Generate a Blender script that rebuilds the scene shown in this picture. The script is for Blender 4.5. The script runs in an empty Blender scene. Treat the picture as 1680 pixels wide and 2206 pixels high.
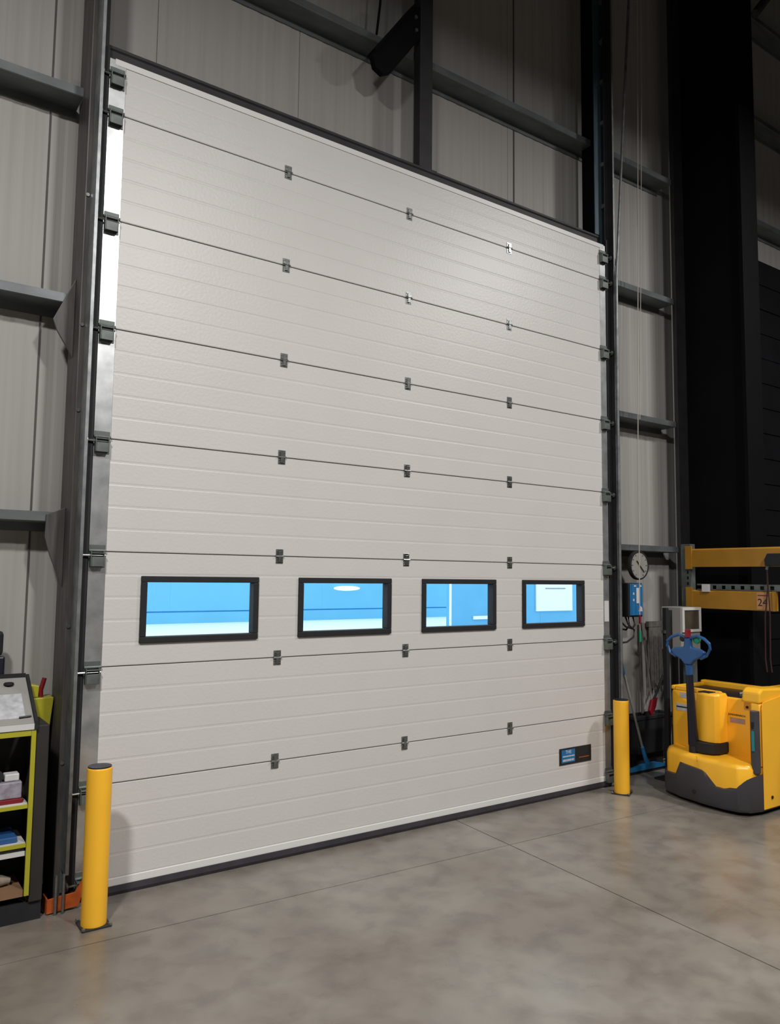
import bpy, math, random
from math import sin, cos, pi, radians
from mathutils import Vector, Matrix

random.seed(7)
S = bpy.context.scene
COL = S.collection

# ------------------------------------------------------------------ camera
YAW, PIT, ROL = 0.609, 0.084, 0.0112
fw = Vector((sin(YAW) * cos(PIT), cos(YAW) * cos(PIT), sin(PIT)))
rt = Vector((cos(YAW), -sin(YAW), 0))
up = rt.cross(fw)
rt2 = cos(ROL) * rt + sin(ROL) * up
up2 = -sin(ROL) * rt + cos(ROL) * up
cam = bpy.data.cameras.new('camera')
cam.sensor_fit = 'HORIZONTAL'
cam.sensor_width = 36.0
cam.lens = 36.0 * 1670.0 / 1680.0
cam.clip_end = 200
cam_o = bpy.data.objects.new('camera', cam)
COL.objects.link(cam_o)
M = Matrix((rt2, up2, -fw)).transposed().to_4x4()
M.translation = Vector((-2.1592, -4.2708, 1.6741))
cam_o.matrix_world = M
S.camera = cam_o

# ------------------------------------------------------------------ world and light
W = bpy.data.worlds.new('overcast_sky')
S.world = W
W.use_nodes = True
bg = W.node_tree.nodes['Background']
bg.inputs[0].default_value = (0.80, 0.92, 1.0, 1)
bg.inputs[1].default_value = 1.45


def lamp(loc, power, size=0.55, col=(1.0, 0.972, 0.945)):
    l = bpy.data.lights.new('high_bay_lamp', 'AREA')
    l.shape = 'DISK'
    l.size = size
    l.energy = power
    l.color = col
    o = bpy.data.objects.new('high_bay_lamp', l)
    o.location = loc
    COL.objects.link(o)


lamp((-3.7, -4.5, 6.2), 345)
lamp((5.0, -3.8, 6.1), 190)
lamp((0.7, -6.0, 6.2), 300)

S.view_settings.view_transform = 'Standard'
S.view_settings.look = 'None'
S.view_settings.gamma = 1
S.view_settings.use_curve_mapping = False
S.view_settings.exposure = 0.33
S.cycles.use_denoising = True


# ------------------------------------------------------------------ materials
def mat(name, col, rough=0.5, metal=0.0, noise=0.0, nscale=8.0, bump=0.0, bscale=60.0, stretch=(1, 1, 1), col2=None,
        spec=0.5, detail=4.0, emit=None, estr=0.0, k=0.8):
    col = tuple(c * k for c in col)
    col2 = tuple(c * k for c in col2) if col2 else None
    m = bpy.data.materials.new(name)
    m.use_nodes = True
    nt = m.node_tree
    b = nt.nodes['Principled BSDF']
    b.inputs['Base Color'].default_value = (*col, 1)
    b.inputs['Roughness'].default_value = rough
    b.inputs['Metallic'].default_value = metal
    b.inputs['Specular IOR Level'].default_value = spec
    tc = nt.nodes.new('ShaderNodeTexCoord')
    mp = nt.nodes.new('ShaderNodeMapping')
    mp.inputs['Scale'].default_value = stretch
    nt.links.new(tc.outputs['Object'], mp.inputs['Vector'])
    n = nt.nodes.new('ShaderNodeTexNoise')
    n.inputs['Scale'].default_value = nscale
    n.inputs['Detail'].default_value = detail
    nt.links.new(mp.outputs[0], n.inputs['Vector'])
    r = nt.nodes.new('ShaderNodeValToRGB')
    r.color_ramp.elements[0].position = 0.3
    r.color_ramp.elements[1].position = 0.7
    c2 = col2 if col2 else tuple(c * (1 - noise) for c in col)
    r.color_ramp.elements[0].color = (*c2, 1)
    r.color_ramp.elements[1].color = (*col, 1)
    nt.links.new(n.outputs['Fac'], r.inputs[0])
    nt.links.new(r.outputs[0], b.inputs['Base Color'])
    if bump > 0:
        n2 = nt.nodes.new('ShaderNodeTexNoise')
        n2.inputs['Scale'].default_value = bscale
        n2.inputs['Detail'].default_value = 3
        nt.links.new(tc.outputs['Object'], n2.inputs['Vector'])
        bp = nt.nodes.new('ShaderNodeBump')
        bp.inputs['Strength'].default_value = bump
        bp.inputs['Distance'].default_value = 0.002
        nt.links.new(n2.outputs['Fac'], bp.inputs['Height'])
        nt.links.new(bp.outputs[0], b.inputs['Normal'])
    if emit:
        b.inputs['Emission Color'].default_value = (*emit, 1)
        b.inputs['Emission Strength'].default_value = estr
    return m


m_door = mat('door_white_paint', (0.76, 0.742, 0.722), 0.40, noise=0.03, nscale=3, bump=0.55, bscale=55, spec=0.5)
m_trim = mat('door_trim_white', (0.88, 0.87, 0.85), 0.35, noise=0.02)
m_galv = mat('galvanised_steel', (0.42, 0.44, 0.45), 0.42, 0.75, noise=0.30, nscale=14, col2=(0.24, 0.26, 0.27))
m_galvd = mat('dull_zinc', (0.22, 0.25, 0.235), 0.5, 0.5, noise=0.45, nscale=9)
m_zinc = mat('bright_zinc', (0.40, 0.42, 0.41), 0.3, 0.85, noise=0.3, nscale=40)
m_rub = mat('black_rubber', (0.014, 0.014, 0.017), 0.7, noise=0.3, nscale=20)
m_gask = mat('grey_gasket', (0.10, 0.095, 0.09), 0.8)
m_rubg = mat('grey_floor_seal', (0.055, 0.05, 0.062), 0.6, noise=0.3, nscale=12)
m_steel = mat('weathered_steel', (0.135, 0.12, 0.11), 0.5, 0.25, noise=0.5, nscale=5, stretch=(6, 6, 0.8), col2=(0.06, 0.058, 0.06))
m_dark = mat('dark_steel', (0.035, 0.033, 0.036), 0.55, 0.2, noise=0.4, nscale=6)
m_black = mat('black_paint', (0.0035, 0.0035, 0.0045), 0.7, noise=0.3, nscale=4, spec=0.12)
m_blk2 = mat('black_boards', (0.007, 0.0065, 0.0085), 0.7, noise=0.35, nscale=3, spec=0.15)
m_bluest = mat('blue_grey_steel', (0.07, 0.115, 0.15), 0.5, 0.3, noise=0.35, nscale=5, stretch=(4, 4, 1))
m_rail = mat('zinc_side_rail', (0.21, 0.23, 0.24), 0.45, 0.4, noise=0.35, nscale=4, stretch=(1, 3, 3))
m_wall = mat('cladding_cream', (0.445, 0.435, 0.41), 0.5, noise=0.10, nscale=3, stretch=(9, 1, 0.25))
m_seam = mat('dark_seam', (0.10, 0.10, 0.095), 0.7, noise=0.2)
m_pure = mat('dull_grey_wall', (0.22, 0.215, 0.21), 0.8, noise=0.1)
m_roof = mat('dark_roof', (0.03, 0.03, 0.032), 0.8, noise=0.2)
m_yel = mat('bollard_yellow', (0.95, 0.50, 0.03), 0.38, noise=0.06, nscale=6, k=1.0)
m_ytr = mat('truck_yellow', (0.99, 0.51, 0.028), 0.35, noise=0.05, nscale=5, k=1.0)
m_yrack = mat('rack_orange_yellow', (0.50, 0.24, 0.02), 0.45, noise=0.18, nscale=5)
m_lime = mat('lime_yellow', (0.50, 0.47, 0.03), 0.4, noise=0.1)
m_grey = mat('truck_grey_plastic', (0.072, 0.068, 0.080), 0.45, noise=0.15, nscale=6)
m_navy = mat('dark_navy_plastic', (0.010, 0.012, 0.026), 0.4, noise=0.2)
m_blue = mat('blue_plastic', (0.03, 0.12, 0.33), 0.35, noise=0.15, nscale=9)
m_blue2 = mat('bright_blue_plastic', (0.02, 0.20, 0.48), 0.4, noise=0.1)
m_teal = mat('teal_stripe', (0.03, 0.30, 0.34), 0.4, noise=0.1)
m_red = mat('red_plastic', (0.26, 0.010, 0.020), 0.4, noise=0.1)
m_green = mat('green_plastic', (0.01, 0.42, 0.20), 0.4, noise=0.1)
m_orange = mat('orange_paint', (0.62, 0.12, 0.018), 0.5, noise=0.45, nscale=18)
m_white = mat('white_plastic', (0.75, 0.75, 0.75), 0.4, noise=0.03)
m_lgrey = mat('light_grey_steel', (0.36, 0.35, 0.33), 0.5, noise=0.08)
m_brown = mat('brown_board', (0.30, 0.17, 0.09), 0.7, noise=0.25)
m_beige = mat('beige_cloth', (0.40, 0.33, 0.25), 0.9, noise=0.3, nscale=20)
m_paper = mat('printed_paper', (0.62, 0.64, 0.66), 0.7, noise=0.35, nscale=30)
m_screen = mat('dull_screen', (0.10, 0.085, 0.06), 0.25, noise=0.3, nscale=12)
m_rope = mat('pale_cord', (0.55, 0.52, 0.46), 0.7, noise=0.1)
m_strap = mat('red_brown_strap', (0.06, 0.018, 0.02), 0.7, noise=0.2)
m_drawer = mat('dark_interior', (0.025, 0.022, 0.02), 0.7, noise=0.2)
m_clear = mat('frosted_plastic', (0.42, 0.40, 0.46), 0.25, noise=0.45, nscale=18, col2=(0.16, 0.12, 0.16))
m_mop = mat('grey_mop_cloth', (0.16, 0.15, 0.135), 0.9, noise=0.4, nscale=25)
m_ground = mat('pale_yard_concrete', (0.88, 0.90, 0.92), 0.8, noise=0.03, k=1.0)
m_clad = mat('blue_cladding', (0.19, 0.56, 0.78), 0.7, noise=0.06, nscale=1.2, k=1.0)
m_clad2 = mat('blue_cladding_dark', (0.14, 0.46, 0.72), 0.7, noise=0.08, nscale=1.5, k=1.0)
m_band = mat('deep_blue_band', (0.08, 0.42, 0.80), 0.7, noise=0.1, k=1.0)


def floor_material():
    m = bpy.data.materials.new('power_floated_concrete')
    m.use_nodes = True
    nt = m.node_tree
    L = nt.links
    b = nt.nodes['Principled BSDF']
    tc = nt.nodes.new('ShaderNodeTexCoord')

    def noise(sc, det, dist=0.0):
        n = nt.nodes.new('ShaderNodeTexNoise')
        n.inputs['Scale'].default_value = sc
        n.inputs['Detail'].default_value = det
        n.inputs['Distortion'].default_value = dist
        L.new(tc.outputs['Object'], n.inputs['Vector'])
        return n
    n1 = noise(1.1, 9, 0.3)
    n2 = noise(6.0, 10, 0.35)
    n3 = noise(60.0, 3)
    r1 = nt.nodes.new('ShaderNodeValToRGB')
    r1.color_ramp.elements[0].position = 0.34
    r1.color_ramp.elements[0].color = (0.170, 0.148, 0.122, 1)
    r1.color_ramp.elements[1].position = 0.66
    r1.color_ramp.elements[1].color = (0.258, 0.240, 0.212, 1)
    L.new(n1.outputs['Fac'], r1.inputs[0])
    r2 = nt.nodes.new('ShaderNodeValToRGB')
    r2.color_ramp.elements[0].position = 0.28
    r2.color_ramp.elements[0].color = (0.72, 0.71, 0.71, 1)
    r2.color_ramp.elements[1].position = 0.60
    r2.color_ramp.elements[1].color = (1, 1, 1, 1)
    L.new(n2.outputs['Fac'], r2.inputs[0])
    mx = nt.nodes.new('ShaderNodeMixRGB')
    mx.blend_type = 'MULTIPLY'
    mx.inputs[0].default_value = 1
    L.new(r1.outputs[0], mx.inputs[1])
    L.new(r2.outputs[0], mx.inputs[2])
    L.new(mx.outputs[0], b.inputs['Base Color'])
    r3 = nt.nodes.new('ShaderNodeMapRange')
    r3.inputs[3].default_value = 0.22
    r3.inputs[4].default_value = 0.34
    L.new(n2.outputs['Fac'], r3.inputs[0])
    L.new(r3.outputs[0], b.inputs['Roughness'])
    bp = nt.nodes.new('ShaderNodeBump')
    bp.inputs['Strength'].default_value = 0.06
    bp.inputs['Distance'].default_value = 0.004
    L.new(n3.outputs['Fac'], bp.inputs['Height'])
    L.new(bp.outputs[0], b.inputs['Normal'])
    return m


m_floor = floor_material()


def glass_material():
    m = bpy.data.materials.new('clear_pane')
    m.use_nodes = True
    nt = m.node_tree
    nt.nodes.clear()
    o = nt.nodes.new('ShaderNodeOutputMaterial')
    t = nt.nodes.new('ShaderNodeBsdfTransparent')
    t.inputs[0].default_value = (0.90, 0.97, 1.0, 1)
    g = nt.nodes.new('ShaderNodeBsdfGlossy')
    g.inputs['Roughness'].default_value = 0.03
    lw = nt.nodes.new('ShaderNodeLayerWeight')
    lw.inputs[0].default_value = 0.5
    pw = nt.nodes.new('ShaderNodeMath')
    pw.operation = 'POWER'
    pw.inputs[1].default_value = 4.0
    nt.links.new(lw.outputs['Facing'], pw.inputs[0])
    f = nt.nodes.new('ShaderNodeMath')
    f.operation = 'MULTIPLY_ADD'
    f.inputs[1].default_value = 0.7
    f.inputs[2].default_value = 0.03
    nt.links.new(pw.outputs[0], f.inputs[0])
    mx = nt.nodes.new('ShaderNodeMixShader')
    nt.links.new(f.outputs[0], mx.inputs[0])
    nt.links.new(t.outputs[0], mx.inputs[1])
    nt.links.new(g.outputs[0], mx.inputs[2])
    nt.links.new(mx.outputs[0], o.inputs[0])
    return m


m_glass = glass_material()
m_out = mat('outdoor_white', (0.95, 0.95, 0.95), 0.6, noise=0.02, k=1.0)
m_glow = mat('glowing_white', (0.9, 0.9, 0.9), 0.5, emit=(1, 1, 1), estr=0.7)  # glow added to keep the white oval bright
m_cap = mat('end_cap_steel', (0.78, 0.80, 0.81), 0.36, 0.8, noise=0.25, nscale=10, col2=(0.50, 0.52, 0.53))


# ------------------------------------------------------------------ mesh helpers
class MB:
    def __init__(s):
        s.v, s.f = [], []

    def add(s, vs, fs):
        k = len(s.v)
        s.v += [tuple(x) for x in vs]
        s.f += [tuple(i + k for i in q) for q in fs]
        return s

    def box(s, x0, x1, y0, y1, z0, z1):
        vs = [(x, y, z) for z in (z0, z1) for y in (y0, y1) for x in (x0, x1)]
        return s.add(vs, [(0, 2, 3, 1), (4, 5, 7, 6), (0, 1, 5, 4), (2, 6, 7, 3), (0, 4, 6, 2), (1, 3, 7, 5)])

    def prism(s, pts, lo, hi, ax):
        """pts: 2D polygon; ax: extrusion axis; lo/hi scalars or per-vertex callables"""
        n = len(pts)
        vs = []
        for c in (lo, hi):
            for a, b in pts:
                if ax == 'x':
                    vs.append((c, a, b))
                elif ax == 'y':
                    vs.append((a, c, b))
                else:
                    vs.append((a, b, c))
        fs = [tuple(range(n))[::-1], tuple(range(n, 2 * n))]
        for i in range(n):
            j = (i + 1) % n
            fs.append((i, j, n + j, n + i))
        return s.add(vs, fs)

    def tube(s, pts, r, n=8, closed=False):
        pts = [Vector(p) for p in pts]
        rr = r if isinstance(r, (list, tuple)) else [r] * len(pts)
        m = len(pts)
        vs, fs = [], []
        for i, p in enumerate(pts):
            if closed:
                d = pts[(i + 1) % m] - pts[i - 1]
            else:
                d = pts[min(i + 1, m - 1)] - pts[max(i - 1, 0)]
            d.normalize()
            a = Vector((0, 0, 1)) if abs(d.z) < 0.9 else Vector((1, 0, 0))
            e1 = d.cross(a).normalized()
            e2 = d.cross(e1)
            for k in range(n):
                t = 2 * pi * k / n
                vs.append(p + rr[i] * (cos(t) * e1 + sin(t) * e2))
        for i in range(m if closed else m - 1):
            j = (i + 1) % m
            for k in range(n):
                l = (k + 1) % n
                fs.append((i * n + k, i * n + l, j * n + l, j * n + k))
        if not closed:
            fs.append(tuple(range(n)))
            fs.append(tuple(range((m - 1) * n, m * n))[::-1])
        return s.add(vs, fs)

    def lathe(s, prof, c, n=32, axis='z'):
        vs, fs = [], []
        for r, h in prof:
            for k in range(n):
                t = 2 * pi * k / n
                if axis == 'z':
                    vs.append((c[0] + r * cos(t), c[1] + r * sin(t), c[2] + h))
                elif axis == 'y':
                    vs.append((c[0] + r * cos(t), c[1] + h, c[2] + r * sin(t)))
                else:
                    vs.append((c[0] + h, c[1] + r * cos(t), c[2] + r * sin(t)))
        for i in range(len(prof) - 1):
            for k in range(n):
                l = (k + 1) % n
                fs.append((i * n + k, i * n + l, (i + 1) * n + l, (i + 1) * n + k))
        fs.append(tuple(range(n))[::-1])
        fs.append(tuple(range((len(prof) - 1) * n, len(prof) * n)))
        return s.add(vs, fs)

    def build(s, name, m, parent=None, bevel=0.0, smooth=False, seg=2):
        me = bpy.data.meshes.new(name)
        me.from_pydata(s.v, [], s.f)
        me.update()
        import bmesh
        bm = bmesh.new()
        bm.from_mesh(me)
        bmesh.ops.recalc_face_normals(bm, faces=bm.faces)
        bm.to_mesh(me)
        bm.free()
        me.materials.append(m)
        o = bpy.data.objects.new(name, me)
        COL.objects.link(o)
        if parent:
            o.parent = parent
            # parts are modelled in world coordinates; keep them there
            pm = Matrix.Identity(4)
            q = parent
            while q:
                pm = Matrix.Translation(q.location) @ pm
                q = q.parent
            o.location = pm.inverted().translation
        if bevel:
            b = o.modifiers.new('bevel', 'BEVEL')
            b.width = bevel
            b.segments = seg
            b.limit_method = 'ANGLE'
        if smooth:
            for p in me.polygons:
                p.use_smooth = True
            me.set_sharp_from_angle(angle=radians(40))
        return o


def box(name, m, x0, x1, y0, y1, z0, z1, parent=None, bevel=0.0):
    return MB().box(x0, x1, y0, y1, z0, z1).build(name, m, parent, bevel)


def tag(o, label=None, cat=None, group=None, kind=None):
    for k, v in (('label', label), ('category', cat), ('group', group), ('kind', kind)):
        if v:
            o[k] = v
    return o


def thing(name, loc, label, cat, group=None):
    o = bpy.data.objects.new(name, None)
    COL.objects.link(o)
    o.location = loc
    o.empty_display_size = 0.1
    return tag(o, label, cat, group)


def setting(name, loc=(0, 0, 0)):
    o = bpy.data.objects.new(name, None)
    COL.objects.link(o)
    o.location = loc
    o['kind'] = 'structure'
    return o


def text(s, size, loc, m, parent, rot, name='lettering', ex=0.0008):
    c = bpy.data.curves.new(name, 'FONT')
    c.body = s
    c.size = size
    c.extrude = ex
    c.align_x = 'CENTER'
    c.align_y = 'CENTER'
    c.materials.append(m)
    tmp = bpy.data.objects.new('tmp', c)
    COL.objects.link(tmp)
    me = bpy.data.meshes.new_from_object(tmp.evaluated_get(bpy.context.evaluated_depsgraph_get()))
    me.name = name
    bpy.data.objects.remove(tmp)
    o = bpy.data.objects.new(name, me)
    COL.objects.link(o)
    o.parent = parent
    q, off = parent, Vector((0, 0, 0))
    while q:
        off += q.location
        q = q.parent
    o.location = Vector(loc) - off
    o.rotation_euler = rot
    return o


def copy_tree(o, parent=None, delta=None):
    c = o.copy()
    COL.objects.link(c)
    c.parent = parent
    if delta:
        c.location = Vector(o.location) + Vector(delta)
    for ch in o.children:
        copy_tree(ch, c)
    return c


# ------------------------------------------------------------------ floor
def SX(y): return 1.405 + 0.066 * y
def SY(x): return -0.53 - 0.032 * x


flo = setting('floor')
g = 0.0035
XL, XR, YN = -12.0, 14.0, -16.0


def slab(p):
    MB().prism(p, -0.12, 0.0, 'z').build('floor_slab', m_floor, flo)


yi = SY(SX(-0.57))
xi = SX(yi)
slab([(XL, SY(XL) + g), (xi - g, yi + g), (SX(0.35) - g, 0.35), (XL, 0.35)])
slab([(xi + g, yi + g), (XR, SY(XR) + g), (XR, 0.35), (SX(0.35) + g, 0.35)])
slab([(XL, YN), (SX(YN) - g, YN), (xi - g, yi - g), (XL, SY(XL) - g)])
slab([(SX(YN) + g, YN), (XR, YN), (XR, SY(XR) - g), (xi + g, yi - g)])
box('floor_base', m_dark, XL, XR, YN, 0.35, -0.2, -0.125, flo)

# ------------------------------------------------------------------ shell
wf = setting('wall_front')
# unseen backing sheet with the door opening, added to block daylight through panel joints
ZT = 9.6
bk = MB()
bk.box(XL, -1.07, 0.41, 0.46, 0.0, ZT)
bk.box(3.36, XR, 0.41, 0.46, 0.0, ZT)
bk.box(-1.07, 3.36, 0.41, 0.46, 4.5, ZT)
bk.build('backing_sheet', m_pure, wf)
# reveal between jambs and cladding so that daylight stays in the opening
rv = MB()
rv.box(-1.13, -1.07, 0.06, 0.41, 0.0, 4.56)
rv.box(3.345, 3.37, 0.293, 0.41, 0.0, 4.56)
rv.box(3.10, 3.345, 0.293, 0.300, 0.0, 4.56)
rv.box(-1.13, 3.37, 0.14, 0.41, 4.5, 4.56)
rv.build('door_reveal', m_dark, wf)


def panel_profile(x0, x1):
    """ribbed sheet seen from above, front at y=.36"""
    p = [(x0, 0.405), (x0, 0.362)]
    n = max(1, round((x1 - x0) / 0.125))
    w = (x1 - x0) / n
    for i in range(n):
        a = x0 + i * w
        p += [(a + 0.004, 0.360), (a + w * 0.36, 0.360), (a + w * 0.52, 0.3622), (a + w * 0.80, 0.3622), (a + w * 0.96, 0.360)]
    p += [(x1, 0.362), (x1, 0.405)]
    return p


def wall_panel(x0, x1, z0, z1):
    MB().prism(panel_profile(x0 + 0.0015, x1 - 0.0015), z0, z1, 'z').build('wall_panel', m_wall, wf)


for a, b in ((-4.35, -3.35), (-3.35, -2.35), (-2.35, -1.345), (-1.345, -1.14)):
    wall_panel(a, b, 0.0, ZT)
for a, b in ((-1.14, -0.75), (-0.75, 0.25), (0.25, 1.25), (1.25, 2.25), (2.25, 3.372)):
    wall_panel(a, b, 4.57, ZT)
for a, b in ((3.372, 3.98), (3.98, 4.6), (4.6, 5.6), (5.6, 6.6), (6.6, 7.6), (7.6, 8.6)):
    wall_panel(a, b, 0.0, ZT)
# dark joint line on the left of the door (trim strip) and the panels' raised joint covers
for x in (-1.345, 2.32):
    MB().box(x - 0.004, x + 0.004, 0.354, 0.361, 0.0 if x < 0 else 4.57, ZT).build('joint_strip', m_seam, wf)
tag(box('wall_left', m_pure, XL - 0.1, XL, YN, 0.35, 0, ZT), kind='structure')
tag(box('wall_right', m_pure, XR, XR + 0.1, YN, 0.35, 0, ZT), kind='structure')
tag(box('wall_back', m_pure, XL, XR, YN - 0.1, YN, 0, ZT), kind='structure')
tag(box('ceiling', m_roof, XL - 0.2, XR + 0.2, YN - 0.2, 0.5, ZT, ZT + 0.15), kind='structure')


# ------------------------------------------------------------------ steel frame
def steel(name, m, label, cat, geo, bevel=0.004, group=None):
    o = geo.build(name, m, None, bevel)
    return tag(o, label, cat, group)


c = thing('steel_column', (-1.17, 0.17, 0), 'rusty grey steel column at the left edge of the white door', 'column')
MB().box(-1.205, -1.14, 0.055, 0.30, 0.012, ZT - 0.01).build('shaft', m_steel, c, 0.006)
MB().box(-1.26, -1.135, 0.055, 0.33, 0.0, 0.012).build('base_plate', m_dark, c)
for z in (2.55, 3.02, 3.75, 1.4, 0.7):
    MB().lathe([(0.010, 0.0), (0.010, -0.007)], (-1.192, 0.055, z), 8, 'y').build('bolt', m_zinc, c)
c = thing('steel_column', (3.13, 0.17, 0), 'black steel column at the right edge of the white door', 'column')
MB().box(3.10, 3.165, 0.056, 0.290, 0.012, ZT - 0.01).build('shaft', m_black, c, 0.006)
MB().box(3.095, 3.20, 0.056, 0.24, 0.0, 0.012).build('base_plate', m_dark, c)

steel('steel_lintel', m_dark, 'dark steel beam along the top of the white door', 'beam',
      MB().prism([(0.05, 4.49), (0.135, 4.49), (0.135, 4.655), (0.05, 4.655), (0.05, 4.64), (0.06, 4.63), (0.06, 4.52), (0.05, 4.51)], -1.135, 3.095, 'x'), 0.002)
c = thing('steel_post', (1.18, 0.15, 4.656), 'dark square post standing on the beam above the door', 'post')
MB().box(1.118, 1.238, 0.10, 0.183, 4.668, ZT - 0.01).build('shaft', m_dark, c, 0.008)
MB().box(1.10, 1.25, 0.06, 0.22, 4.656, 4.668).build('base_plate', m_dark, c)
c = thing('knee_brace', (0.9, 0.15, 5.3), 'short black brace sloping from rail up to the square post', 'brace')
MB().prism([(0.69, 5.40), (0.72, 5.30), (0.79, 5.27), (0.86, 5.31), (1.117, 5.68), (1.117, 5.93), (1.04, 5.90)], 0.10, 0.15, 'y').build('web_plate', m_black, c, 0.004)
MB().prism([(0.69, 5.40), (0.70, 5.39), (1.05, 5.89), (1.04, 5.90)], 0.07, 0.17, 'y').build('flange', m_black, c)
for (x, z) in ((1.07, 5.82), (1.075, 5.72)):
    MB().lathe([(0.014, 0.0), (0.014, -0.012)], (x, 0.10, z), 8, 'y').build('bolt', m_zinc, c)
o = MB().tube([(0.80, 0.17, 7.2), (0.815, 0.17, 6.2), (0.80, 0.17, 5.85), (0.785, 0.19, 5.62)], 0.009, 6).build('power_cable', m_black)
tag(o, 'thin black cable dropping to the rail above the door', 'cable')


def rail(x0, x1, z, label, m=m_rail):
    # cold-formed Z rail, front lip up
    p = [(0.185, z), (0.185, z - 0.050), (0.190, z - 0.054), (0.350, z - 0.054), (0.350, z - 0.100), (0.356, z - 0.100),
         (0.356, z - 0.046), (0.194, z - 0.046), (0.191, z - 0.042), (0.191, z)]
    o = MB().prism(p, x0, x1, 'x').build('side_rail', m)
    tag(o, label, 'rail', 'zinc side rails along the cladding')
    return o


rail(-4.3, -1.21, 2.005, 'lowest zinc rail on the cladding left of the door')
rail(-4.3, -1.21, 3.22, 'middle zinc rail on the cladding left of the door')
rail(-4.3, -1.21, 4.43, 'topmost zinc rail in view on the cladding left of the door')
rail(-1.13, 4.28, 5.61, 'long dark zinc rail above the door, passing behind the square post')
rail(3.205, 4.28, 1.99, 'lowest rail right of the door, running behind the clock')
rail(3.205, 4.28, 3.19, 'second lowest rail on the cladding right of the door')
rail(3.205, 4.28, 4.40, 'third rail up on the cladding right of the door')
rail(4.62, 8.5, 8.05, 'highest dim rail beyond the black portal column')
rail(4.62, 8.5, 6.85, 'dim rail beyond the black portal column, second from the top')
rail(4.62, 8.5, 5.65, 'dim rail just above the black boarding beyond the portal column')


def cleat(pts, label):
    o = MB().prism(pts, 0.170, 0.1845, 'y').build('gusset_plate', m_steel, None, 0.002)
    tag(o, label, 'bracket', 'cleats joining the rails to the left column')


cleat([(-1.206, 3.31), (-1.262, 3.18), (-1.315, 3.06), (-1.293, 3.00), (-1.206, 2.86)], 'dark pointed gusset under the middle rail, left of the door column')
cleat([(-1.206, 2.03), (-1.30, 1.99), (-1.305, 1.87), (-1.275, 1.77), (-1.206, 1.60)], 'dark tapering gusset under the lowest rail, left of the door column')

# portal column (I section), stepping into the building
c = thing('portal_column', (4.42, -0.15, 0), 'massive black portal column right of the wall clock', 'column')
MB().box(4.28, 4.52, 0.16, 0.20, 0.02, ZT - 0.01).build('outer_flange', m_dark, c, 0.003)
MB().box(4.34, 4.60, -0.50, -0.46, 0.02, ZT - 0.01).build('inner_flange', m_black, c, 0.003)
MB().box(4.43, 4.45, -0.46, 0.16, 0.02, ZT - 0.01).build('web', m_black, c)
MB().box(4.26, 4.62, -0.53, 0.22, 0.0, 0.02).build('base_plate', m_black, c)
c['label'] = 'massive black portal column right of the wall clock'
o = MB().tube([(5.75, 0.1, 7.95), (6.9, 0.1, 9.3)], 0.05, 8).build('diagonal_brace', m_steel)
tag(o, 'rust brown diagonal brace high up beyond the portal column', 'brace')

# black boarding beyond the column
pt = thing('black_boarding', (6.0, 0.14, 0), 'tall wall of black boards behind the orange racking', 'partition')
z = 0.0
rb = random.Random(3)
while z < 5.0:
    h = 0.27
    for (xa, xb) in ((4.64, 5.6), (5.61, 6.6), (6.61, 7.6), (7.61, 8.6)):
        d = rb.uniform(0, 0.006)
        MB().box(xa, xb, 0.12 - d, 0.15, z, z + h - 0.010).build('board', m_blk2, pt)
    z += h
for x in (4.66, 5.6, 6.6):
    MB().box(x - 0.02, x + 0.02, 0.09, 0.115, 0.0, 4.95).build('batten', m_dark, pt)

# ------------------------------------------------------------------ the sectional door
door = setting('door_1', (0.965, 0.0, 0.0))
door['label'] = 'large white sectional overhead door with four windows'
DX0, DX1 = -1.118, 3.048
JZ = [0.05] + [0.574 + 0.61 * k for k in range(7)] + [4.548]
HX = [0.0, 0.957, 1.919]
WIN = [(-0.836, -0.135), (0.135, 0.833), (1.092, 1.776), (2.048, 2.738)]
WZ = (1.301, 1.666)


def section(z0, z1):
    """(y, z) front line of a panel with four grooves"""
    p = [(0.006, z0 + 0.0025), (0.0015, z0 + 0.003), (0.0, z0 + 0.007)]
    zs = []
    zz = z1 - 0.122
    while zz > z0 + 0.03:
        zs.append(zz)
        zz -= 0.122
    for q in sorted(zs):
        p += [(0.0, q - 0.009), (0.0010, q - 0.004), (0.0010, q + 0.004), (0.0, q + 0.009)]
    p += [(0.0, z1 - 0.005), (0.006, z1 - 0.0025)]
    return p


def clip(p, lo, hi):
    out = []
    for y, z in p:
        if lo < z < hi:
            out.append((y, z))
    return [(0.0, max(lo, p[0][1]))] * (lo > p[0][1]) + out + [(0.0, min(hi, p[-1][1]))] * (hi < p[-1][1])


def ext(mb, p, x0, x1):
    q = [(0.04, p[0][1])] + p + [(0.04, p[-1][1])]
    mb.prism(q, x0, x1, 'x')


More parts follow.
